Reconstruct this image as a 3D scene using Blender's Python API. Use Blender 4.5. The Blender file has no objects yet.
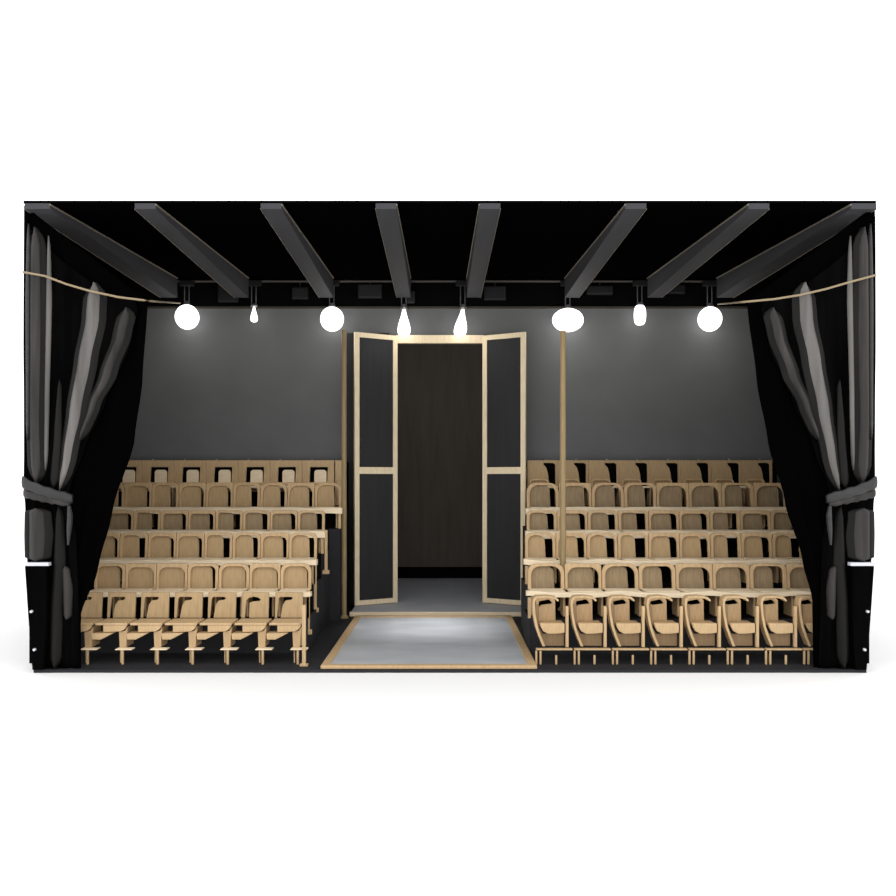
import bpy, bmesh, math, random
from mathutils import Vector
random.seed(7)
S = 0.012; D = 9.7; EYE = 2.28; CX = 440; CY = 480

# ---------------------------------------------------------------- camera, world, exposure
sc = bpy.context.scene
cam = bpy.data.cameras.new('camera'); cam.sensor_width = 36; cam.lens = 808/896*36
cam.shift_x = 8/896; cam.shift_y = 32/896
co = bpy.data.objects.new('camera', cam); sc.collection.objects.link(co)
co.location = (0, -D, EYE); co.rotation_euler = (math.pi/2, 0, 0); sc.camera = co
w = bpy.data.worlds.new('studio_white'); sc.world = w; w.use_nodes = True
w.node_tree.nodes['Background'].inputs[0].default_value = (1, 1, 1, 1)
w.node_tree.nodes['Background'].inputs[1].default_value = 1.7
sc.view_settings.view_transform = 'Standard'; sc.view_settings.look = 'None'
sc.view_settings.exposure = 0; sc.view_settings.gamma = 1; sc.view_settings.use_curve_mapping = False
BULB_POWER = 9

# ---------------------------------------------------------------- materials
def mat(name, col, rough=.6, spec=.3, noise=0, scale=(4, 4, 4), metal=0, emit=0, sheen=0):
    m = bpy.data.materials.new(name); m.use_nodes = True
    nt = m.node_tree; b = nt.nodes['Principled BSDF']
    b.inputs['Base Color'].default_value = (*col, 1)
    b.inputs['Roughness'].default_value = rough
    b.inputs['Specular IOR Level'].default_value = spec
    b.inputs['Metallic'].default_value = metal
    if emit:
        b.inputs['Emission Color'].default_value = (*col, 1); b.inputs['Emission Strength'].default_value = emit
    if sheen: b.inputs['Sheen Weight'].default_value = sheen
    if noise:
        tc = nt.nodes.new('ShaderNodeTexCoord'); mp = nt.nodes.new('ShaderNodeMapping')
        mp.inputs['Scale'].default_value = scale
        n = nt.nodes.new('ShaderNodeTexNoise'); n.inputs['Scale'].default_value = 1; n.inputs['Detail'].default_value = 5
        r = nt.nodes.new('ShaderNodeValToRGB')
        r.color_ramp.elements[0].position = .3; r.color_ramp.elements[1].position = .7
        r.color_ramp.elements[0].color = (*[c*(1-noise) for c in col], 1)
        r.color_ramp.elements[1].color = (*[min(1, c*(1+noise)) for c in col], 1)
        nt.links.new(tc.outputs['Object'], mp.inputs[0]); nt.links.new(mp.outputs[0], n.inputs[0])
        nt.links.new(n.outputs[0], r.inputs[0]); nt.links.new(r.outputs[0], b.inputs['Base Color'])
    return m
WOOD = mat('beech_wood', (.54, .375, .205), .5, .25, .12, (30, 30, 5))
PANEL = mat('beech_ply_panel', (.43, .30, .16), .55, .2, .12, (35, 30, 4))
PALE = mat('pale_birch', (.90, .74, .52), .5, .3, .08, (4, 30, 30))
DOORW = mat('door_pine', (.88, .73, .50), .5, .3, .08, (30, 30, 4))
POLE = mat('pole_wood', (.30, .215, .11), .5, .25, .15, (30, 30, 3))
WALLM = mat('grey_painted_wall', (.135, .139, .139), .7, .15, .06, (1.5, 1.5, 1.5))
DOORP = mat('charcoal_door_panel', (.027, .027, .029), .6, .2, .1, (12, 12, 1))
BLACK = mat('matt_black_paint', (.0025, .0025, .0026), .9, .03, .2, (3, 3, 3))
CEIL = mat('black_ceiling', (.0015, .0015, .0017), .9, .0)
RISER = mat('black_riser', (.004, .004, .0042), .8, .03, .2, (3, 3, 3))
FLOORM = mat('charcoal_floor', (.026, .026, .029), .7, .12, .1, (3, 3, 3))
BEAM = mat('grey_beam', (.056, .056, .062), .7, .15, .1, (5, .6, 5))
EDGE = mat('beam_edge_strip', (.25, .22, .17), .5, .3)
MATM = mat('grey_blue_vinyl', (.50, .52, .55), .3, .5, .12, (1.2, 3, 1))
INNERF = mat('inner_grey_floor', (.47, .49, .53), .5, .3, .05, (2, 2, 2))
INNERW = mat('inner_brown_wall', (.118, .10, .083), .8, .1, .1, (8, 8, 1))
DRAPE = mat('black_drape', (.001, .001, .001), .9, .0)
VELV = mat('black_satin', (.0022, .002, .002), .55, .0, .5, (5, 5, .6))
DARKF = mat('charcoal_fold_shading', (.007, .0065, .006), .45, .12, .5, (7, 7, .6))  # painted shading along the curtain folds
MIDF = mat('dim_sheen_and_band_grey', (.030, .027, .026), .45, .2, .5, (9, 9, .7))  # dimmer painted sheen on folds, also the lower tie band
SHEEN = mat('grey_painted_sheen', (.11, .104, .098), .45, .3, .45, (7, 7, .6))  # sheen on the black curtain's folds, painted as grey strips
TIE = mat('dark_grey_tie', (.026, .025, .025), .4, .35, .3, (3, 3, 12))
CORD = mat('tan_cord', (.30, .23, .14), .6, .3)
CHROME = mat('dull_chrome', (.35, .35, .35), .3, .5, metal=.8)
SHADE_PANEL = mat('shaded_ply_panel', (.28, .205, .12), .6, .15, .15, (30, 30, 5))  # ply panel colour darkened for the shade inside the back frames
SHADE_PLY = mat('shaded_brown_ply', (.28, .19, .105), .6, .15, .1, (30, 30, 5))  # ply darkened for the shadow below the front-row seats
GEAR = mat('dark_grey_gear', (.012, .012, .013), .5, .3)
BULB = mat('lit_bulb', (1, 1, 1), .4, .3, emit=2.2)
HEM = mat('white_hem', (.62, .62, .68), .5, .3)
GROUND = mat('white_ground', (.93, .93, .93), .9, .0)

# ---------------------------------------------------------------- helpers
C = sc.collection
def at(px, py, y):
    k = S*(D+y)/D
    return Vector(((px-CX)*k, y, EYE-(py-CY)*k))
def box(bm, x0, x1, y0, y1, z0, z1):
    v = [bm.verts.new(p) for p in ((x0, y0, z0), (x1, y0, z0), (x1, y1, z0), (x0, y1, z0), (x0, y0, z1), (x1, y0, z1), (x1, y1, z1), (x0, y1, z1))]
    for f in ((0, 1, 5, 4), (1, 2, 6, 5), (2, 3, 7, 6), (3, 0, 4, 7), (4, 5, 6, 7), (3, 2, 1, 0)): bm.faces.new([v[i] for i in f])
def prism(bm, pts, y0, y1, tilt=0):      # XZ outline extruded along y; tilt leans it back with height
    a = [bm.verts.new((x, y0+tilt*z, z)) for x, z in pts]; b = [bm.verts.new((x, y1+tilt*z, z)) for x, z in pts]
    bm.faces.new(a); bm.faces.new(b[::-1]); n = len(pts)
    for i in range(n): bm.faces.new((a[i], b[i], b[(i+1) % n], a[(i+1) % n]))
def band(bm, o, i, y0, y1, closed=False, tilt=0):   # frame between two outlines
    n = len(o); V = [[bm.verts.new((x, y+tilt*z, z)) for x, z in L] for L in (o, i) for y in (y0, y1)]
    O0, O1, I0, I1 = V
    for k in range(n if closed else n-1):
        j = (k+1) % n
        bm.faces.new((O0[k], O0[j], I0[j], I0[k])); bm.faces.new((O1[k], I1[k], I1[j], O1[j]))
        bm.faces.new((O0[k], O1[k], O1[j], O0[j])); bm.faces.new((I0[k], I0[j], I1[j], I1[k]))
    if not closed:
        for k in (0, n-1): bm.faces.new((O0[k], I0[k], I1[k], O1[k]))
def tube(bm, pts, r, n=8):
    pts = [Vector(p) for p in pts]; rings = []
    for i, p in enumerate(pts):
        d = (pts[min(i+1, len(pts)-1)]-pts[max(i-1, 0)]).normalized()
        u = d.cross(Vector((0, 1, 0)) if abs(d.y) < .9 else Vector((1, 0, 0))).normalized(); v = d.cross(u)
        rr = r[i] if isinstance(r, (list, tuple)) else r
        rings.append([bm.verts.new(p+u*rr*math.cos(a*2*math.pi/n)+v*rr*math.sin(a*2*math.pi/n)) for a in range(n)])
    for A, B in zip(rings, rings[1:]):
        for k in range(n): bm.faces.new((A[k], A[(k+1) % n], B[(k+1) % n], B[k]))
    bm.faces.new(rings[0]); bm.faces.new(rings[-1][::-1])
def lathe(bm, prof, cx, cy, sx=1, n=20, skew=0):
    rings = [[bm.verts.new((cx+skew*(prof[0][1]-z)+r*sx*math.cos(a*2*math.pi/n), cy+r*math.sin(a*2*math.pi/n), z)) for a in range(n)] for r, z in prof]
    for A, B in zip(rings, rings[1:]):
        for k in range(n): bm.faces.new((A[k], A[(k+1) % n], B[(k+1) % n], B[k]))
    bm.faces.new(rings[0]); bm.faces.new(rings[-1][::-1])
def BM(): return bmesh.new()
def obj(name, bm, m, parent=None, bevel=0, smooth=False):
    bmesh.ops.recalc_face_normals(bm, faces=bm.faces)
    if bevel:
        es = [e for e in bm.edges if len(e.link_faces) == 2 and e.calc_face_angle(0) > .6]
        bmesh.ops.bevel(bm, geom=es, offset=bevel, segments=2, profile=.5, affect='EDGES', clamp_overlap=True)
    me = bpy.data.meshes.new(name); bm.to_mesh(me); bm.free(); me.materials.append(m)
    if smooth:
        for p in me.polygons: p.use_smooth = True
    o = bpy.data.objects.new(name, me); C.objects.link(o)
    if parent: o.parent = parent
    return o
def tag(o, label, cat, group=None, kind=None):
    o['label'] = label; o['category'] = cat
    if group: o['group'] = group
    if kind: o['kind'] = kind
    return o
def thing(name, label, cat, loc=(0, 0, 0), group=None):
    o = bpy.data.objects.new(name, None); C.objects.link(o); o.location = loc
    o.empty_display_size = .1
    return tag(o, label, cat, group)
def struct(name, bm, m, parent=None):
    o = obj(name, bm, m, parent); o['kind'] = 'structure'; return o
def bx(name, m, parent, *a, bevel=0):
    bm = BM(); box(bm, *a); return obj(name, bm, m, parent, bevel)
def dup(root, loc, label):
    r = root.copy(); C.objects.link(r); r.location = loc; r['label'] = label
    for ch in root.children:
        c = ch.copy(); C.objects.link(c); c.parent = r
    return r

# ---------------------------------------------------------------- the setting
YB = 5.0; XB = 6.25; T = .06
XL = -5.0; XR = 5.235
ZC0 = EYE+277*S; ZC1 = EYE+200*S*(D+YB)/D; ZW = at(0, 308, YB).z
bm = BM(); box(bm, -150, 150, -60, 150, -.2, -.035); struct('ground', bm, GROUND)
bm = BM()
v0 = [(-4.88, 0), (5.12, 0), (XB, YB), (-XB, YB)]
vc = [(XL, 0), (XR, 0), (XB, YB), (-XB, YB)]
a = [bm.verts.new((x, y, 0)) for x, y in v0]; b = [bm.verts.new((x, y, -.035)) for x, y in v0]
bm.faces.new(a); bm.faces.new(b[::-1])
for i in range(4): bm.faces.new((a[i], b[i], b[(i+1) % 4], a[(i+1) % 4]))
struct('floor', bm, FLOORM)
bm = BM()
a = [bm.verts.new((x, y, ZC0 if y == 0 else ZC1)) for x, y in vc]; b = [bm.verts.new((v.co.x, v.co.y, v.co.z+.03)) for v in a]
bm.faces.new(a); bm.faces.new(b[::-1])
for i in range(4): bm.faces.new((a[i], b[i], b[(i+1) % 4], a[(i+1) % 4]))
struct('ceiling', bm, CEIL)
for s, nm in ((-1, 'wall_left'), (1, 'wall_right')):
    bm = BM(); q = []
    XF = (-XL if s < 0 else XR)+.125
    for x, y, zt in ((XF, .5, ZC0+.06), (XB, YB, ZC1), (XB+T, YB, ZC1), (XF+T, .5, ZC0+.06)):
        q.append((bm.verts.new((s*x, y, -.035)), bm.verts.new((s*x, y, zt))))
    for i in range(4):
        j = (i+1) % 4; bm.faces.new((q[i][0], q[j][0], q[j][1], q[i][1]))
    bm.faces.new([p[0] for p in q]); bm.faces.new([p[1] for p in q][::-1]); struct(nm, bm, BLACK)
OX0, OX1 = -.775, .775; OZ = at(0, 338, YB-.05).z; LZ = .06
bm = BM()
box(bm, -XB, OX0, YB, YB+.12, 0, ZW); box(bm, OX1, XB, YB, YB+.12, 0, ZW); box(bm, OX0, OX1, YB, YB+.12, OZ, ZW)
struct('wall_back', bm, WALLM)
bm = BM(); box(bm, -XB, XB, YB-.01, YB+.12, ZW+.002, ZC1); struct('trim_1', bm, BLACK)
bm = BM(); box(bm, -XB, XB, YB-.04, YB-.012, ZW-.012, ZW+.022); struct('trim_2', bm, mat('dull_tan_trim', (.05, .042, .03), .5, .2))
# room behind the doorway
YR = 8.6; RX = 1.9
bm = BM(); box(bm, -RX, RX, YR, YR+.08, LZ, 6.9); struct('wall_far', bm, INNERW)
for s, nm in ((-1, 'wall_far_left'), (1, 'wall_far_right')):
    bm = BM(); box(bm, min(s*RX, s*(RX+.08)), max(s*RX, s*(RX+.08)), YB+.12, YR+.08, -.035, 6.9); struct(nm, bm, INNERW)
bm = BM(); box(bm, -RX, RX, YB+.12, YR, -.035, LZ); box(bm, OX0, OX1, YB, YB+.12, -.035, LZ); struct('floor_far', bm, INNERF)
bm = BM(); box(bm, -RX, RX, YB+.12, YR, 6.9, 6.96); struct('ceiling_far', bm, BLACK)
bm = BM(); box(bm, -RX, RX, YR-.03, YR, LZ, at(0, 567, YR).z); struct('baseboard_far', bm, BLACK)
# door casing
bm = BM(); box(bm, at(346, 0, YB-.03).x, -.92, YB-.03, YB-.001, .0, at(0, 333, YB-.03).z); struct('trim_4', bm, DOORP)
bm = BM(); HY = YB-.1
zt = at(0, 335, HY).z; zb = at(0, 343, HY).z
box(bm, -.79, .79, HY, YB, zb, zt)
struct('door_casing', bm, DOORW)
bm = BM()
for s in (-1, 1): box(bm, min(s*.775, s*.80), max(s*.775, s*.80), HY+.02, YB, LZ, zb)
struct('trim_3', bm, DOORW)

# door leaves
def door(name, s, label):
    th = math.atan2(.40, .74); W = .825
    root = thing(name, label, 'door', (s*.765, YB-.14, LZ+.015)); root['kind'] = 'structure'
    H = at(0, 336, YB-.14).z-LZ-.01
    root.rotation_euler[2] = -th if s > 0 else th
    fw = .085
    bm = BM()
    X = lambda a, b: (min(s*a, s*b), max(s*a, s*b))
    for a_, b_ in ((0, fw), (W-fw, W)): box(bm, *X(a_, b_), 0, .05, 0, H)
    zm = at(0, 473, 4.6).z-LZ-.03
    for z0, z1 in ((0, fw), (H-fw, H), (zm, zm+.12)): box(bm, *X(fw, W-fw), 0, .05, z0, z1)
    obj('door_frame', bm, DOORW, root)
    bx('door_panel', DOORP, root, *X(fw, W-fw), .02, .035, zm+.12, H-fw)
    bx('door_panel', DOORP, root, *X(fw, W-fw), .02, .035, fw, zm)
    return root
door('door_1', -1, 'left wooden-framed door leaf with two charcoal panels, swung open')
door('door_2', 1, 'right wooden-framed door leaf with two charcoal panels, swung open')

# landing and ramp mat
t = thing('door_landing', 'low grey landing with a pale wood front edge under the open doors', 'platform', (0, 3.79, 0))
bx('landing_top', INNERF, t, -1.5, 1.42, .06, YB-3.79-.005, .0, LZ, bevel=.004)
bx('front_edge', PALE, t, -1.51, 1.43, -.0, .06, .0, LZ+.012, bevel=.006)
t = thing('entrance_mat', 'grey-white entrance mat in a raised tan rim before the doors', 'mat', (-.12, 0, 0))
o_ = [(-1.32, .03), (1.29, .03), (1.30, 3.66), (-1.28, 3.66)]
i_ = [(-1.22, .13), (1.19, .13), (1.20, 3.56), (-1.18, 3.56)]
bm = BM(); V = [[bm.verts.new((x, y, z)) for x, y in L] for L in (o_, i_) for z in (.002, .045)]
for k in range(4):
    j = (k+1) % 4; O0, O1, I0, I1 = V
    for q in ((O0[k], O0[j], O1[j], O1[k]), (O1[k], O1[j], I1[j], I1[k]), (I1[k], I1[j], I0[j], I0[k]), (O0[k], I0[k], I0[j], O0[j])): bm.faces.new(q)
obj('rim', bm, WOOD, t, .008)
bm = BM(); V = [[bm.verts.new((x, y, z)) for x, y in i_] for z in (.002, .025)]
bm.faces.new(V[0][::-1]); bm.faces.new(V[1])
for k in range(4): j = (k+1) % 4; bm.faces.new((V[0][k], V[0][j], V[1][j], V[1][k]))
obj('mat_surface', bm, MATM, t)

# ---------------------------------------------------------------- ceiling beams and lights
BX = [-403, -295, -169, -54, 50, 196, 319, 424]
ordn = ['first', 'second', 'third', 'fourth', 'fifth', 'sixth', 'seventh', 'eighth', 'ninth']
YE = 4.72; zbot = ZC0-.07
for i, bxp in enumerate(BX):
    s = 1 if bxp > 0 else -1
    wd = {0: .30, 7: .30}.get(i, .25)
    xa = bxp*S
    t = thing('ceiling_beam', f'dark grey ceiling beam, {ordn[i]} from the left', 'beam', (xa, 0, zbot), 'ceiling beams')
    zr = lambda y: ZC0+(ZC1-ZC0)*y/YB-zbot
    bm = BM()
    A = [bm.verts.new(p) for p in ((-wd/2, .0, 0), (wd/2, .0, 0), (wd/2, .0, zr(0)-.002), (-wd/2, .0, zr(0)-.002))]
    B = [bm.verts.new(p) for p in ((-wd/2, YE, 0), (wd/2, YE, 0), (wd/2, YE, zr(YE)-.002), (-wd/2, YE, zr(YE)-.002))]
    bm.faces.new(A); bm.faces.new(B[::-1])
    for k in range(4): j = (k+1) % 4; bm.faces.new((A[k], B[k], B[j], A[j]))
    obj('beam_body', bm, BEAM, t)
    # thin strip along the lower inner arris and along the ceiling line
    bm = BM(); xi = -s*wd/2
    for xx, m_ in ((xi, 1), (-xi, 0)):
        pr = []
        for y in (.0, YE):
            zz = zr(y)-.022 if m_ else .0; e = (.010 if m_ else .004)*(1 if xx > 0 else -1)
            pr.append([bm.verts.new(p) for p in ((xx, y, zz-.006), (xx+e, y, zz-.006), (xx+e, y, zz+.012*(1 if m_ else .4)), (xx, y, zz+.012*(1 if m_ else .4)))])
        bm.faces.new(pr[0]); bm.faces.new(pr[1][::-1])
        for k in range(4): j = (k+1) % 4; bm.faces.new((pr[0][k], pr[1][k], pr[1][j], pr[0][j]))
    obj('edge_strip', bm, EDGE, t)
# bulbs: px x, py centre, kind
BL = [(187, 317, 'round', 0), (254, 314, 'small', 0), (332, 319, 'round', 0), (404, 322, 'drop', 0), (463, 322, 'drop', 1),
      (568, 320, 'wide', 0), (640, 315, 'tube', 0), (710, 319, 'round', 0)]
desc = {'round': 'large glowing globe bulb', 'small': 'tiny glowing bulb', 'drop': 'glowing pear-shaped bulb', 'wide': 'widest glowing oval bulb', 'tube': 'glowing short tubular bulb'}
for i, (px, py, kd, q) in enumerate(BL):
    Y = 4.80; c = at(px, py, Y); k = S*(D+Y)/D
    t = thing('hanging_light', f'{desc[kd]} at the end of the {ordn[i]} beam from the left', 'light', (c.x, Y, c.z), 'bulbs at the beam ends')
    R, hh, sx = {'round': (11.6, 12.4, 1.02), 'small': (4, 8, .9), 'drop': (6.5, 14, 1), 'wide': (12.3, 11.8, 1.28), 'tube': (6, 10, 1)}[kd]
    R *= k; hh *= k
    prof = []
    for j in range(1, 14):
        a = math.pi*j/14; r = math.sin(a); z = math.cos(a)
        if kd in ('drop', 'small'): r *= (.5+.5*(1-z)/2*1.1) if z > 0 else 1-.12*(1+z)*0; r = r*(1-.28*max(0, z))
        if kd == 'tube': r = min(1, abs(r)**.45)
        prof.append((R*max(r, .08), hh*z))
    if kd in ('drop', 'small'): prof = [(R*a_, hh*b_) for a_, b_ in ((.25, 1), (.27, .85), (.38, .6), (.55, .32), (.76, .02), (.93, -.28), (1, -.55), (.96, -.76), (.8, -.91), (.5, -.98), (.08, -1))]
    bm = BM(); lathe(bm, prof, 0, 0, sx, skew={4: .12}.get(i, 0)*-1)
    obj('bulb', bm, BULB, t, smooth=True)
    zt_ = at(0, 286, Y).z-c.z
    bm = BM()
    for dx in (-.045, .035): tube(bm, [(dx, 0, hh*.9), (dx, 0, zt_)], .009)
    obj('stem', bm, CHROME, t)
    bm = BM(); lathe(bm, [(.06, hh*.86), (.065, hh*1.0), (.05, hh*1.25)], 0, 0, 1, 14); obj('socket', bm, CHROME, t)
    bx('bracket', GEAR, t, -.13, .13, -.03, .04, zt_, zt_+.1, bevel=.01)
    L = bpy.data.lights.new('bulb_light', 'POINT'); L.energy = BULB_POWER*({'small': .5, 'drop': .8, 'tube': .7, 'wide': 1.4}.get(kd, 1))
    L.color = (1, .95, .88); L.shadow_soft_size = .2
    lo = bpy.data.objects.new('bulb_light', L); C.objects.link(lo); lo.parent = t; lo.location = (0, -.6, -.35)
    if kd == 'drop':      # added spots below the two door bulbs, brightening the rear of the mat
        L = bpy.data.lights.new('added_mat_spot', 'SPOT'); L.energy = 620; L.spot_size = math.radians(28); L.spot_blend = 1; L.shadow_soft_size = .15
        lo = bpy.data.objects.new('added_mat_spot', L); C.objects.link(lo); lo.parent = t; lo.location = (0, -.35, -.3)
        dv = Vector((-.1+(.35 if px > 440 else -.35), 2.75, 0))-Vector((c.x, Y-.35, c.z-.3))
        lo.rotation_euler = dv.to_track_quat('-Z', 'Y').to_euler()
# lighting bar at the back under the ceiling, with small boxes of gear
z280 = at(0, 281, 4.86).z
t = thing('lighting_bar', 'thin dark grey bar running behind the beam ends under the ceiling', 'rail', (0, 4.87, z280-.1))
bm = BM(); tube(bm, [(at(178, 0, 4.87).x, 0, .1), (at(728, 0, 4.87).x, 0, .1)], .022); obj('bar', bm, mat('bar_grey', (.07, .065, .06), .5, .3), t)
for px, wpx, hp, dz in ((228, 20, 18, 12), (370, 24, 14, 10), (410, 10, 12, 16), (495, 22, 14, 12), (600, 26, 9, 9), (672, 26, 9, 8), (300, 16, 12, 12)):
    k = S*(D+4.87)/D; x = (px-CX)*k
    g = bx('lamp_housing', GEAR, t, x-wpx*k/2, x+wpx*k/2, -.03, .06, .1-(dz+hp/2)*k, .1-(dz-hp/2)*k, bevel=.02)
    bx('hanger', GEAR, g, x-.012, x+.012, 0, .02, .1-(dz-hp/2)*k, .09)

# ---------------------------------------------------------------- seating
PANZ = [.50, .79, 1.14, 1.50, 1.83, 2.17]
RY = [.33, 1.08, 1.85, 2.66, 3.50, 4.36]
HS = .34
PZ = [0]+[PANZ[k]-HS for k in range(1, 6)]
LW = dict(inner=[1.71, 1.76, 1.80, 1.80, 1.64, 1.66], pitch=[.433, .427, .415, .43, .455, .568], n=[7, 7, 8, 8, 9, 7])
RW = dict(inner=[1.14, 1.195, 1.24, 1.35, 1.44, 1.54], pitch=[.473, .51, .455, .48, .545, .545], n=[8, 8, 9, 9, 8, 8])
def riser(side, label):
    s = -1 if side == 'left' else 1; P = LW if s < 0 else RW
    t = thing('seating_riser', label, 'platform', (0, 0, 0))
    bm = BM()
    for k in range(1, 6):
        xi = P['inner'][k]-.0; xo = 5.0+.2*(s > 0)+1.2*(RY[k]/YB)*(1 if s < 0 else .84)-.06
        y0 = RY[k]-.12; y1 = RY[k+1]-.122 if k < 5 else YB-.01
        bx('step', RISER, t, min(s*xi, s*xo), max(s*xi, s*xo), y0, y1, .001, PZ[k])
    xi = P['inner'][5]
    box(bm, min(s*xi, s*6.1), max(s*xi, s*6.1), YB-.06, YB-.012, PZ[5]+.002, 2.60)
    obj('rear_parapet', bm, RISER, t)
    # charcoal cladding on the aisle side
    bm = BM()
    for k in range(1, 6):
        xi = P['inner'][k]; y0 = RY[k]-.12; y1 = RY[k+1]-.122 if k < 5 else YB-.01
        box(bm, *sorted((s*(xi-.012), s*(xi-.001))), y0, y1, .001, PZ[k])
    obj('side_cladding', bm, FLOORM, t)
    if s < 0: bx('end_cladding', FLOORM, t, -P['inner'][3], -P['inner'][4]+.011, RY[4]-.14, RY[4]-.122, .001, PZ[4])
    bm = BM(); box(bm, *sorted((s*(P['inner'][1]), s*5.1)), RY[1]-.14, RY[1]-.122, .001, PZ[1]-.0); obj('front_cladding', bm, FLOORM, t)
    return t
riser('left', 'black stepped seating platform left of the doors')
riser('right', 'black stepped seating platform right of the doors')

def arch(w_, h, r, n=5, z0=0):   # open outline: bottom left, up, round, down
    p = [(-w_/2, z0)]
    for j in range(n+1):
        a = math.pi-math.pi/2*j/n; p.append((-w_/2+r+r*math.cos(a), h-r+r*math.sin(a)))
    for j in range(n+1):
        a = math.pi/2-math.pi/2*j/n; p.append((w_/2-r+r*math.cos(a), h-r+r*math.sin(a)))
    return p+[(w_/2, z0)]
def chair_std(W, hb=.34, gap=.2, r=.07, pm=None, slot=False, off=0, group=''):
    """rows two to five: broad light back frame with an arched opening, panel set inside it leaving a dark gap at its right"""
    t = thing('auditorium_chair', '', 'chair', group=group); h = HS
    bm = BM(); box(bm, -W*.44, W*.44, .02, .33, h-.035, h); obj('seat', bm, PALE, t, .01)
    ow, iw = W*.985, W*(.80 if not slot else .84); z0 = h-.02
    bm = BM()
    band(bm, arch(ow, h+hb, .03 if slot else r, z0=z0), arch(iw, h+hb-(.035 if not slot else .05), r, z0=z0), .29, .335, tilt=.10); obj('back_frame', bm, WOOD, t, .004)
    L = -iw/2-.012; R = iw/2-gap*W+off*W
    bm = BM(); n = 6; z1 = h+hb-.042; rr = min(.085, r)
    pts = [(L, z0), (L, z1+.02)]+[(R-rr+rr*math.sin(q*math.pi/2/n), z1-rr+rr*math.cos(q*math.pi/2/n)) for q in range(n+1)]+[(R+.01, z0)]
    prism(bm, pts, .345, .375, .10); obj('backrest', bm, pm or PANEL, t, .006)
    for s in (-1, 1):
        bm = BM(); prism(bm, [(s*W*.40-.013, 0), (s*W*.40+.013, 0), (s*W*.40+.013, h-.036), (s*W*.40-.013, h-.036)], .05, .30)
        obj('leg', bm, WOOD, t)
    return t
def chair_window(W, hb=.46, group='', hook=False):
    """back row: tall board back with an opening and a panel standing in it"""
    t = thing('auditorium_chair', '', 'chair', group=group); h = HS
    bm = BM(); box(bm, -W*.44, W*.44, .02, .33, h-.035, h); obj('seat', bm, PALE, t, .01)
    z1 = h+hb; x0, x1 = -W*.498, W*.498
    wx0, wx1, wz0, wz1 = -W*.27, W*.30, h+.07, z1-.12
    bm = BM()
    o = [(x0, h-.1), (x0, z1), (x1, z1), (x1, h-.1)]
    i = [(wx0, wz0), (wx0+.01, wz1), (wx1, wz1), (wx1-.01, wz0)]
    band(bm, o, i, .30, .34, True, .05); obj('back_board', bm, WOOD, t, .004)
    bm = BM(); pw = W*.38
    prism(bm, [(x+W*.07, z) for x, z in arch(pw, wz1-.05, .05, z0=wz0-.01)], .285, .315, .05); obj('backrest', bm, PALE, t, .006)
    for s in (-1, 1): bx('leg', WOOD, t, s*W*.40-.013, s*W*.40+.013, .05, .28, 0, h-.036)
    bm = BM(); lathe(bm, [(.012, z1), (.016, z1+.014), (.006, z1+.026)], -W*.2, .36, 1, 8); obj('knob', bm, CHROME, t)
    return t
def chair_hook(W, hb=.46, group=''):
    """back row right: rounded shell, hook-shaped gap at its right shoulder"""
    t = thing('auditorium_chair', '', 'chair', group=group); h = HS; z1 = h+hb
    bm = BM(); box(bm, -W*.44, W*.44, .02, .33, h-.035, h); obj('seat', bm, PALE, t, .01)
    pts = [(-.5, .0), (-.5, 1), (.5, 1), (.5, 0), (.42, 0), (.42, .84), (.36, .90), (.06, .90), (.02, .87), (.13, .72), (.18, .5), (.20, .3), (.24, 0)]
    bm = BM(); prism(bm, [(x*W*.995, h-.02+z*(hb+.02)) for x, z in pts], .27, .31, .05); obj('backrest', bm, PANEL, t, .006)
    bm = BM(); band(bm, [(x-W*.12, z) for x, z in arch(W*.62, h+.13, .06, z0=h)], [(x-W*.12, z) for x, z in arch(W*.54, h+.10, .05, z0=h)], .22, .25); obj('back_frame', bm, WOOD, t, .004)
    for s in (-1, 1): bx('leg', WOOD, t, s*W*.40-.013, s*W*.40+.013, .05, .26, 0, h-.036)
    bm = BM(); lathe(bm, [(.012, z1), (.016, z1+.014), (.006, z1+.026)], W*.1, .33, 1, 8); obj('knob', bm, CHROME, t)
    return t
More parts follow.
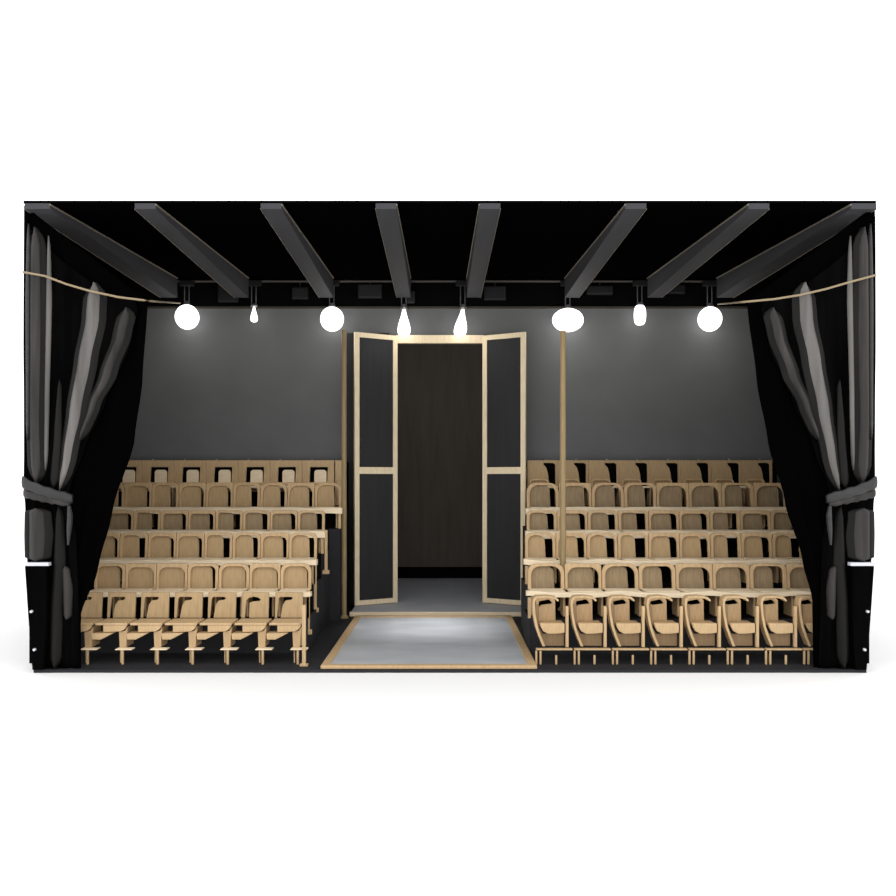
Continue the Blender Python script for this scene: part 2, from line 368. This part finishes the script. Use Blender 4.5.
def chair_front_left(W, group, arched=False):
    """front row left: board back with a hooked cut-out, wedge apron, foot plate on a post"""
    t = thing('auditorium_chair', '', 'chair', group=group); h = .50; hb = .325
    X = lambda u: (u-.5)*W
    pts = [(.05, 0), (.05, 1), (.88, 1), (.88, 0), (.22, 0), (.28, .50), (.36, .68), (.52, .70), (.58, .77), (.54, .82), (.20, .82), (.155, .75), (.12, 0)]
    if arched: pts = [(.05, 0), (.05, 1), (.86, 1), (.86, 0), (.70, 0), (.68, .66), (.60, .70), (.32, .68), (.29, 0), (.18, 0), (.20, .66), (.26, .80), (.40, .87), (.56, .80), (.60, .84), (.50, .93), (.34, .95), (.20, .90), (.13, .78), (.12, 0)]
    if arched: pts = [(.05, 0), (.05, 1), (.86, 1), (.86, 0), (.28, 0), (.29, .60), (.40, .64), (.58, .66), (.62, .71), (.55, .79), (.42, .83), (.28, .79), (.19, .68), (.16, 0)]
    bm = BM(); prism(bm, [(X(u), h+z*hb) for u, z in pts], .34, .375, .10); obj('backrest', bm, PANEL, t, .006)
    bm = BM(); box(bm, X(.06), X(.98), .02, .36, h-.03, h); obj('seat', bm, WOOD, t, .008)
    ap = [(.30, -.031), (.98, -.031), (.92, -.075), (.80, -.105), (.30, -.115)]
    bm = BM(); prism(bm, [(X(u), h+z) for u, z in ap], .015, .05); obj('front_apron', bm, WOOD, t, .004)
    wd = [(.00, -.125), (.62, -.118), (.42, -.165), (.26, -.200), (.02, -.200)]
    bm = BM(); prism(bm, [(X(u), h+z) for u, z in wd], -.02, .16); obj('wedge_board', bm, WOOD, t, .006)
    sd = [(.72, -.117), (.94, -.08), (1.0, -.04), (.985, -.09), (.92, -.312), (.72, -.312)]
    bm = BM(); prism(bm, [(X(u), h+z) for u, z in [(.72, -.117), (.90, -.10), (.97, -.05), (.93, -.309), (.74, -.309)]], .05, .30); obj('side_support', bm, WOOD, t, .004)
    bm = BM(); box(bm, X(.70), X(1.18), -.06, .07, .178, .19); obj('foot_plate', bm, PALE, t, .006)
    bx('leg', WOOD, t, X(.88), X(.945), -.055, -.03, 0, .178, bevel=.004); bx('leg', WOOD, t, X(.76), X(.80), .04, .065, 0, .178, bevel=.004)
    return t
def chair_front_right(W, group, v=0):
    """front row right: curved rail frame, moulded shell with top slot, lower back panel, rail and posts"""
    t = thing('auditorium_chair', '', 'chair', group=group)
    X = lambda u: (u-.5)*W
    Z = lambda p: EYE-(p-480)*S*(D+.30)/D
    # shell: back with slot at top, wider seat lip at the lower right
    zs = Z(624.5)
    sh = [(.15, 626), (.15, 604), (.22, 600), (.58, 600), (.67, 604), (.68, 626)]
    sl = [(.27, 612 if v != 1 else 616), (.27, 605), (.30, 603.5), (.50, 603.5), (.56, 605), (.565, 610 if v != 1 else 617)]
    bm = BM(); band(bm, [(X(u), Z(p)) for u, p in sh], [(X(u), Z(p)) for u, p in [(.22, 626), (.22, 609), (.24, 605), (.50, 603), (.58, 606), (.60, 626)]], .26, .30)
    prism(bm, [(X(u), Z(p)) for u, p in [(.215, 626), (.215, 612), (.30, 609), (.61, 607.5), (.61, 626)]], .262, .298)
    obj('backrest', bm, WOOD, t, .005)
    st = [(.19, 624), (.84, 624), (.84, 633.5), (.60, 634.5), (.40, 634.5), (.28, 632), (.22, 628)]
    bm = BM(); prism(bm, [(X(u), Z(p)) for u, p in st], .0, .05)
    box(bm, X(.22), X(.84), .051, .26, zs-.03, zs); obj('seat', bm, WOOD, t, .008)
    # curved side frame
    out = [(.70, 601), (.62, 598), (.40, 596.5), (.10, 597), (.02, 600), (.0, 606), (.02, 616), (.08, 628), (.16, 637), (.27, 647.5)]
    inn = [(.67, 602.5), (.59, 600), (.40, 598.6), (.13, 599), (.075, 601.5), (.06, 606), (.085, 616), (.14, 627), (.22, 636), (.34, 647.5)]
    bm = BM(); band(bm, [(X(u), Z(p)) for u, p in out], [(X(u), Z(p)) for u, p in inn], .02, .16); obj('side_frame', bm, WOOD, t, .005)
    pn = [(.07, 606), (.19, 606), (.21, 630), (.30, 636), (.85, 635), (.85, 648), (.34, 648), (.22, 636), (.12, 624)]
    bm = BM(); prism(bm, [(X(u), Z(p)) for u, p in pn], .10, .115); obj('shell_panel', bm, SHADE_PLY, t)  # shadow around the seat is put into this panel's colour
    bx('post', WOOD, t, X(.87), X(.945), .0, .05, Z(648), Z(607), bevel=.004)
    bx('front_rail', WOOD, t, X(.08), X(1.03), -.06, .01, Z(650.0), Z(648.6), bevel=.003)
    for a_, b_, ztp in ((.06, .11, 650.5), (.17, .22, 650.5), (.58, .63, 655)):
        bx('leg', WOOD, t, X(a_), X(b_), -.055, -.03, 0, Z(ztp), bevel=.004)
    return t
rown = ['front row', 'second row', 'third row', 'fourth row', 'fifth row', 'back row']
look = {('left', 0): 'tan chair with hooked cut-out back', ('right', 0): 'tan chair with curved side frame'}
for side in ('left', 'right'):
    s = -1 if side == 'left' else 1; P = LW if s < 0 else RW
    for k in range(6):
        W = P['pitch'][k]; grp = f'wooden chairs in the {rown[k]}, {side} of the doors'
        if k == 0 and s < 0: protos = [chair_front_left(W, grp), chair_front_left(W, grp, True)]; pick = [0, 1, 0, 0, 0, 0, 0, 0]
        elif k == 0: protos = [chair_front_right(W, grp)]; pick = [0]*9
        elif k == 5 and s < 0: protos = [chair_window(W, group=grp)]; pick = [0]*9
        elif k == 5: protos = [chair_hook(W, group=grp)]; pick = [0]*9
        else:
            kw = {('left', 1): dict(hb=.335, gap=.06, r=.10, pm=PANEL), ('left', 2): dict(hb=.36, gap=.20, r=.09, pm=PANEL), ('left', 3): dict(hb=.30, gap=.22, r=.06, pm=SHADE_PANEL), ('left', 4): dict(hb=.40, gap=.19, r=.13, pm=PANEL),
                  ('right', 1): dict(hb=.335, gap=.18, r=.12, pm=SHADE_PANEL), ('right', 2): dict(hb=.36, gap=.24, r=.10, pm=PANEL), ('right', 3): dict(hb=.30, gap=.20, r=.07, pm=SHADE_PANEL), ('right', 4): dict(hb=.40, gap=.17, r=.15, pm=SHADE_PANEL)}[(side, k)]
            protos = [chair_std(W, group=grp, **kw), chair_std(W, group=grp, **{**kw, 'gap': kw['gap']+.07, 'r': kw['r']*.7}), chair_std(W, group=grp, slot=True, **{**kw, 'gap': max(.06, kw['gap']-.04)})]
            pick = [(j*7+k*3+(j*j) % 5) % 3 for j in range(9)]
        used = set()
        for j in range(P['n'][k]):
            x = s*(P['inner'][k]+.01+(.215 if k == 5 and s < 0 else 0)+W*(j+.5))
            loc = (x, RY[k], PZ[k]+.001)
            kindl = look.get((side, k), 'tan chair with boxed back opening' if (k == 5 and s < 0) else 'tan chair with hook-shaped back gap' if k == 5 else 'tan chair with framed back')
            lab = f'{kindl}, {ordn[j]} from the aisle, {side} block, {rown[k]}'
            pr = protos[pick[j]]
            if pick[j] not in used:
                used.add(pick[j]); pr.location = loc; pr['label'] = lab; o = pr
            else: o = dup(pr, loc, lab)
        # pale ledge along the row's front
        if 1 <= k <= 4:
            xi = P['inner'][k]-.05; xo = min(P['inner'][k]+W*P['n'][k]+.02, 5.02+1.15*(RY[k]/YB)*(1 if s < 0 else .9))
            y = RY[k]; z = PANZ[k]
            t = thing('seat_ledge', f'long pale wooden ledge before the seats of the {side} block, {rown[k]}', 'ledge', (0, y-.10, PZ[k]), 'pale ledges along the seat rows')
            a_, b_ = sorted((s*xi, s*xo)); th = {1: .055, 2: .072, 3: .10, 4: .095}[k]
            bm = BM(); n = 40; rows = []
            for q in range(n+1):
                x = a_+(b_-a_)*q/n; dz = .006*math.sin(q*1.1+k)+(.012*math.sin(q*.55+k) if s > 0 else 0)
                rows.append([bm.verts.new((x, yy, zz)) for yy, zz in ((0, HS-th+dz+.0), (0, HS-.008+dz), (.012, HS+dz+.002), (.10, HS+.004+dz), (.115, HS-.004+dz), (.115, HS-th))])
            for A, B in zip(rows, rows[1:]):
                for q in range(6): bm.faces.new((A[q], A[(q+1) % 6], B[(q+1) % 6], B[q]))
            bm.faces.new(rows[0]); bm.faces.new(rows[-1][::-1])
            obj('ledge_board', bm, PALE, t)
            for q in range(2):
                xx = s*(xi+.04+q*(xo-xi-.08))
                bx('ledge_post', WOOD, t, xx-.02, xx+.02, .02, .06, 0, HS-th-.01)
t = thing('end_board', 'plain tan end board closing the back row beside the left doorway pole', 'board', (-1.77, RY[5], PZ[5]+.001))
bx('board', WOOD, t, -.098, .098, .33, .37, 0, HS+.46, bevel=.005)
bx('batten', WOOD, t, -.05, .05, .28, .328, 0, HS+.1, bevel=.005)
# stepped end posts on the aisle side of the left block
for k, (px, y0, y1) in enumerate(((304, 605, 675), (308, 590, 632), (315, 562, 610), (326, 530, 572))):
    yy = RY[k]-.06 if k else .2
    a_ = at(px, y0, yy); b_ = at(px, y1, yy)
    t = thing('aisle_post', f'slim wooden end post at the aisle, {["lowest","second lowest","second highest","highest"][k]} beside the left block', 'post', (a_.x, yy, max(b_.z, 0.0)), 'aisle end posts')
    zb_ = a_.z-max(b_.z, 0)
    bx('upright', WOOD, t, -.022, .022, -.02, .02, 0, zb_, bevel=.004)
    bx('foot', WOOD, t, -.05, .05, -.03, .03, -.03 if k else -.0, .03, bevel=.005)

# ---------------------------------------------------------------- tall poles
def pole(px, ytop, y, z0, label):
    p = at(px, ytop, y); t = thing('wooden_pole', label, 'pole', (p.x, y, z0))
    bm = BM(); tube(bm, [(0, 0, 0), (0, 0, p.z-z0)], .042, 12); obj('shaft', bm, POLE, t)
    bm = BM(); lathe(bm, [(.075, .0), (.075, .02), (.05, .05)], 0, 0); obj('base', bm, POLE, t)
pole(344, 330, 3.62, .0, 'slim tan wooden pole standing left of the left door leaf')
pole(563, 331, RY[1]+.56, PZ[1], 'slim tan wooden pole rising among the seats right of the doors')

# ---------------------------------------------------------------- curtains
def interp(T_, y):
    if y <= T_[0][0]: return T_[0][1:]
    for a_, b_ in zip(T_, T_[1:]):
        if y <= b_[0]:
            f = (y-a_[0])/(b_[0]-a_[0]); f = f*f*(3-2*f)*.5+f*.5
            return [p+(q-p)*f for p, q in zip(a_[1:], b_[1:])]
    return T_[-1][1:]
def sheet(bm, tab, y0, y1, topf, yd, folds, amp, th=.02, nu=60, nv=60, amp2=None):
    """cloth hanging between py y0..y1; tab: (py, xl, xr) in px; topf raises the top edge per u"""
    F = []; B = []
    for j in range(nv+1):
        rf = []; rb = []
        for i in range(nu+1):
            u = i/nu; ytop = topf(u) if topf else y0
            py = ytop+(y1-ytop)*j/nv
            xl, xr = interp(tab, py); px = xl+(xr-xl)*u
            d = amp*(math.sin(u*folds*2*math.pi+.6*math.sin(py*.013))+.35*math.sin(u*folds*4.7*math.pi+1+py*.006))
            Y = yd+d
            p = at(px, py, yd); p.y = Y; rf.append(bm.verts.new(p)); rb.append(bm.verts.new((p.x, p.y+th, p.z)))
        F.append(rf); B.append(rb)
    for G in (F, B):
        for j in range(nv):
            for i in range(nu): bm.faces.new((G[j][i], G[j][i+1], G[j+1][i+1], G[j+1][i]))
    ed = [(F[0], B[0]), (F[-1], B[-1]), ([r[0] for r in F], [r[0] for r in B]), ([r[-1] for r in F], [r[-1] for r in B])]
    for f, b_ in ed:
        for i in range(len(f)-1): bm.faces.new((f[i], f[i+1], b_[i+1], b_[i]))
def fold(bm, path, yd, depth=.06, mir=None, n=28, m=9):
    """a rounded raised fold; path: (px, py, width px)"""
    T_ = [(p[1], p[0], p[2]) for p in path]; R = []; y0, y1 = T_[0][0], T_[-1][0]
    for j in range(n+1):
        py = y0+(y1-y0)*j/n; cx, wv = interp(T_, py); row = []; tt = j/n; wv *= max(.12, min(1, (tt/.07+.02)**.5, ((1-tt)/.07+.02)**.5))
        if mir: cx = mir-cx
        for i in range(m+1):
            a_ = math.pi*i/m; px = cx-wv/2*math.cos(a_)
            p = at(px, py, yd); p.y = yd-depth*math.sin(a_)*(.6+.4*math.sin(a_)); row.append(bm.verts.new(p))
        R.append(row)
    for A, B in zip(R, R[1:]):
        for i in range(m): bm.faces.new((A[i], A[i+1], B[i+1], B[i]))
        bm.faces.new((A[m], A[0], B[0], B[m]))
    bm.faces.new(R[0]); bm.faces.new(R[-1][::-1])
MIR = 899
for s, side in ((-1, 'left'), (1, 'right')):
    mir = None if s < 0 else MIR
    fl = (lambda tab: tab) if s < 0 else (lambda tab: [(y, MIR-xr, MIR-xl) for y, xl, xr in tab])
    # inner black drape
    if s < 0: tab = [(200, 23.5, 150), (305, 24, 147), (380, 26, 142), (440, 26, 134), (510, 26, 112), (570, 30, 97), (615, 34, 80), (672, 36, 80)]
    else: tab = [(200, 745, 875.5), (308, 748, 875), (380, 757, 873), (440, 768, 873), (500, 785, 873), (560, 803, 869), (600, 813, 866), (672, 814, 864)]
    top = (lambda u: 205+97*u) if s < 0 else (lambda u: 205+97*(1-u))
    bm = BM(); sheet(bm, tab, 205, 669, top, .13, 5, .012, .015)
    tag(obj('black_drape', bm, DRAPE, smooth=True), f'plain black inner drape sweeping down at the {side} edge of the seats', 'curtain')
    # outer curtain gathered by a tie
    t = thing('stage_curtain', f'black satin curtain with painted fold sheen, tied back at the {side} front corner', 'curtain', (s*4.7, .10, 0))
    def put(o): o.matrix_parent_inverse.identity(); o.location = (-t.location.x, -t.location.y, 0); return o
    tab = fl([(200, 23.5, 56), (285, 23.5, 112), (305, 23.5, 138), (345, 23.5, 130), (400, 24, 106), (450, 24, 84), (490, 23.5, 69), (505, 25, 69), (540, 26, 76), (600, 29, 78), (672, 33, 80)])
    top = (lambda u: 216+86*u**1.0) if s < 0 else (lambda u: 216+86*(1-u))
    bm = BM(); sheet(bm, tab, 216, 669.5, top, .08, 4, .014, .015)
    put(obj('curtain_cloth', bm, VELV, t, smooth=True))
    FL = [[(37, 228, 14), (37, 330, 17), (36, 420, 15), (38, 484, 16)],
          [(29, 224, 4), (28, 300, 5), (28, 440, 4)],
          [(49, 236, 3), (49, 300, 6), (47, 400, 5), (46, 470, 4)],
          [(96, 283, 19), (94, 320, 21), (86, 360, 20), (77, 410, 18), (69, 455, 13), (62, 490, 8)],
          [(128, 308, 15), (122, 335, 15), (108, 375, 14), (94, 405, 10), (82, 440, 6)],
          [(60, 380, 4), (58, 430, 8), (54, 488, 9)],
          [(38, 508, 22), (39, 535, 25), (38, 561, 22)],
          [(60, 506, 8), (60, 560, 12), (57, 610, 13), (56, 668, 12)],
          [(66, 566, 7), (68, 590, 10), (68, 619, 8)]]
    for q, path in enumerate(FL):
        mm = {0: MIDF, 1: TIE, 2: SHEEN, 3: SHEEN, 4: MIDF, 5: DARKF, 6: MIDF, 7: DARKF, 8: MIDF}[q]  # graded greys paint the sheen of each fold
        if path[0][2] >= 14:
            bm = BM(); fold(bm, [(a_, b_, c_*1.0+5) for a_, b_, c_ in path], .072, .035, mir); put(obj('fold_shade_edge', bm, DARKF, t, smooth=True))  # wider dark strip paints the shading beside the fold's crest
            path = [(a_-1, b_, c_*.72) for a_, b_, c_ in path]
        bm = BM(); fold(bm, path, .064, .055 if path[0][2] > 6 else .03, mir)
        f = put(obj('sheen_fold', bm, mm, t, smooth=True))
    # the tie-back band with its hanging tail
    bm = BM(); R = []
    for j in range(15):
        u = j/14; px = 22.5+50*u; py = 482+17*u**.8; row = []
        if mir: px = mir-px
        for i in range(8):
            a_ = 2*math.pi*i/8; p = at(px, py+(6.2-1.2*u+.6*math.sin(j*1.7))*math.sin(a_), 0); p.y = .0-.05*math.sin(math.pi*u)+.03*math.cos(a_); row.append(bm.verts.new(p))
        R.append(row)
    for A, B in zip(R, R[1:]):
        for i in range(8): bm.faces.new((A[i], A[(i+1) % 8], B[(i+1) % 8], B[i]))
    bm.faces.new(R[0]); bm.faces.new(R[-1][::-1])
    tb = put(obj('tie_back', bm, TIE, t, smooth=True))
    bm = BM(); R = []
    for j in range(15):
        u = j/14; px = 23.5+46*u; py = 493+10*u**.9; row = []
        if mir: px = mir-px
        for i in range(8):
            a_ = 2*math.pi*i/8; p = at(px, py+(4.2+.6*math.sin(j*2.3))*math.sin(a_), 0); p.y = .01-.05*math.sin(math.pi*u)+.025*math.cos(a_); row.append(bm.verts.new(p))
        R.append(row)
    for A, B in zip(R, R[1:]):
        for i in range(8): bm.faces.new((A[i], A[(i+1) % 8], B[(i+1) % 8], B[i]))
    bm.faces.new(R[0]); bm.faces.new(R[-1][::-1])
    obj('under_band', bm, MIDF, tb, smooth=True)
    bm = BM(); pts = [(69, 506), (70, 516), (69, 530), (68, 545)]
    pp = [at((mir-a_) if mir else a_, b_, .0) for a_, b_ in pts]; tube(bm, pp, [.02, .035, .03, .012]); 
    tl = obj('tie_tail', bm, TIE, tb)
    # dark box at the curtain's foot, outer side
    t2 = thing('black_box', f'narrow black box with a bright top edge at the foot of the {side} curtain', 'box', (s*4.93, .02, 0))
    x0 = at(27, 0, 0).x; 
    bm = BM(); xs = [(at(25.5, 566, 0).x, 566), (at(47, 566, 0).x, 566), (at(47, 620, 0).x, 620), (at(44, 671, 0).x, 669.5), (at(33, 671, 0).x, 669.5), (at(28.5, 610, 0).x, 610)]
    mx = lambda x: x if s < 0 else (MIR-880)*S*0+((MIR-CX-CX)*S-x)
    prism(bm, [(mx(x)-s*4.93, max(.001, EYE-(p-480)*S)) for x, p in xs], -.045, .03); obj('box_body', bm, VELV, t2, .006)
    bm = BM(); a_, b_ = sorted((mx(at(25, 0, 0).x)-s*4.93, mx(at(49.5, 0, 0).x)-s*4.93)); box(bm, a_, b_, -.05, .03, at(0, 565.8, 0).z, at(0, 562.5, 0).z); obj('bright_edge', bm, HEM, t2, .006)
    for kx, ky in ((33, 611), (36, 649)):
        c = at(kx, ky, 0); bm = BM(); tube(bm, [(mx(c.x)-s*4.93, -.046, c.z), (mx(c.x)-s*4.93, -.075, c.z)], .016, 10); obj('knob', bm, HEM, t2)

# ---------------------------------------------------------------- cords from the front corners to the outer bulbs
for side, pts in (('left', [(23, 272, .0), (45, 276, .0), (66, 284, .0), (90, 291, 0.0), (118, 297, .0), (150, 301, .05), (180, 303, 4.6)]),
                  ('right', [(876, 275, .0), (850, 282, .0), (826, 289, .0), (800, 295, .0), (775, 299, .0), (743, 302, .05), (718, 304, 4.6)])):
    P3 = []
    for a_, b_ in zip(pts, pts[1:]):
        for q in range(5):
            f = q/5; P3.append(at(a_[0]+(b_[0]-a_[0])*f, a_[1]+(b_[1]-a_[1])*f, a_[2]+(b_[2]-a_[2])*f-.03))
    P3.append(at(pts[-1][0], pts[-1][1], pts[-1][2]))
    bm = BM(); tube(bm, P3, .013, 8)
    tag(obj('rope', bm, CORD, smooth=True), f'thin tan rope slung from the {side} front corner past the curtain', 'rope')
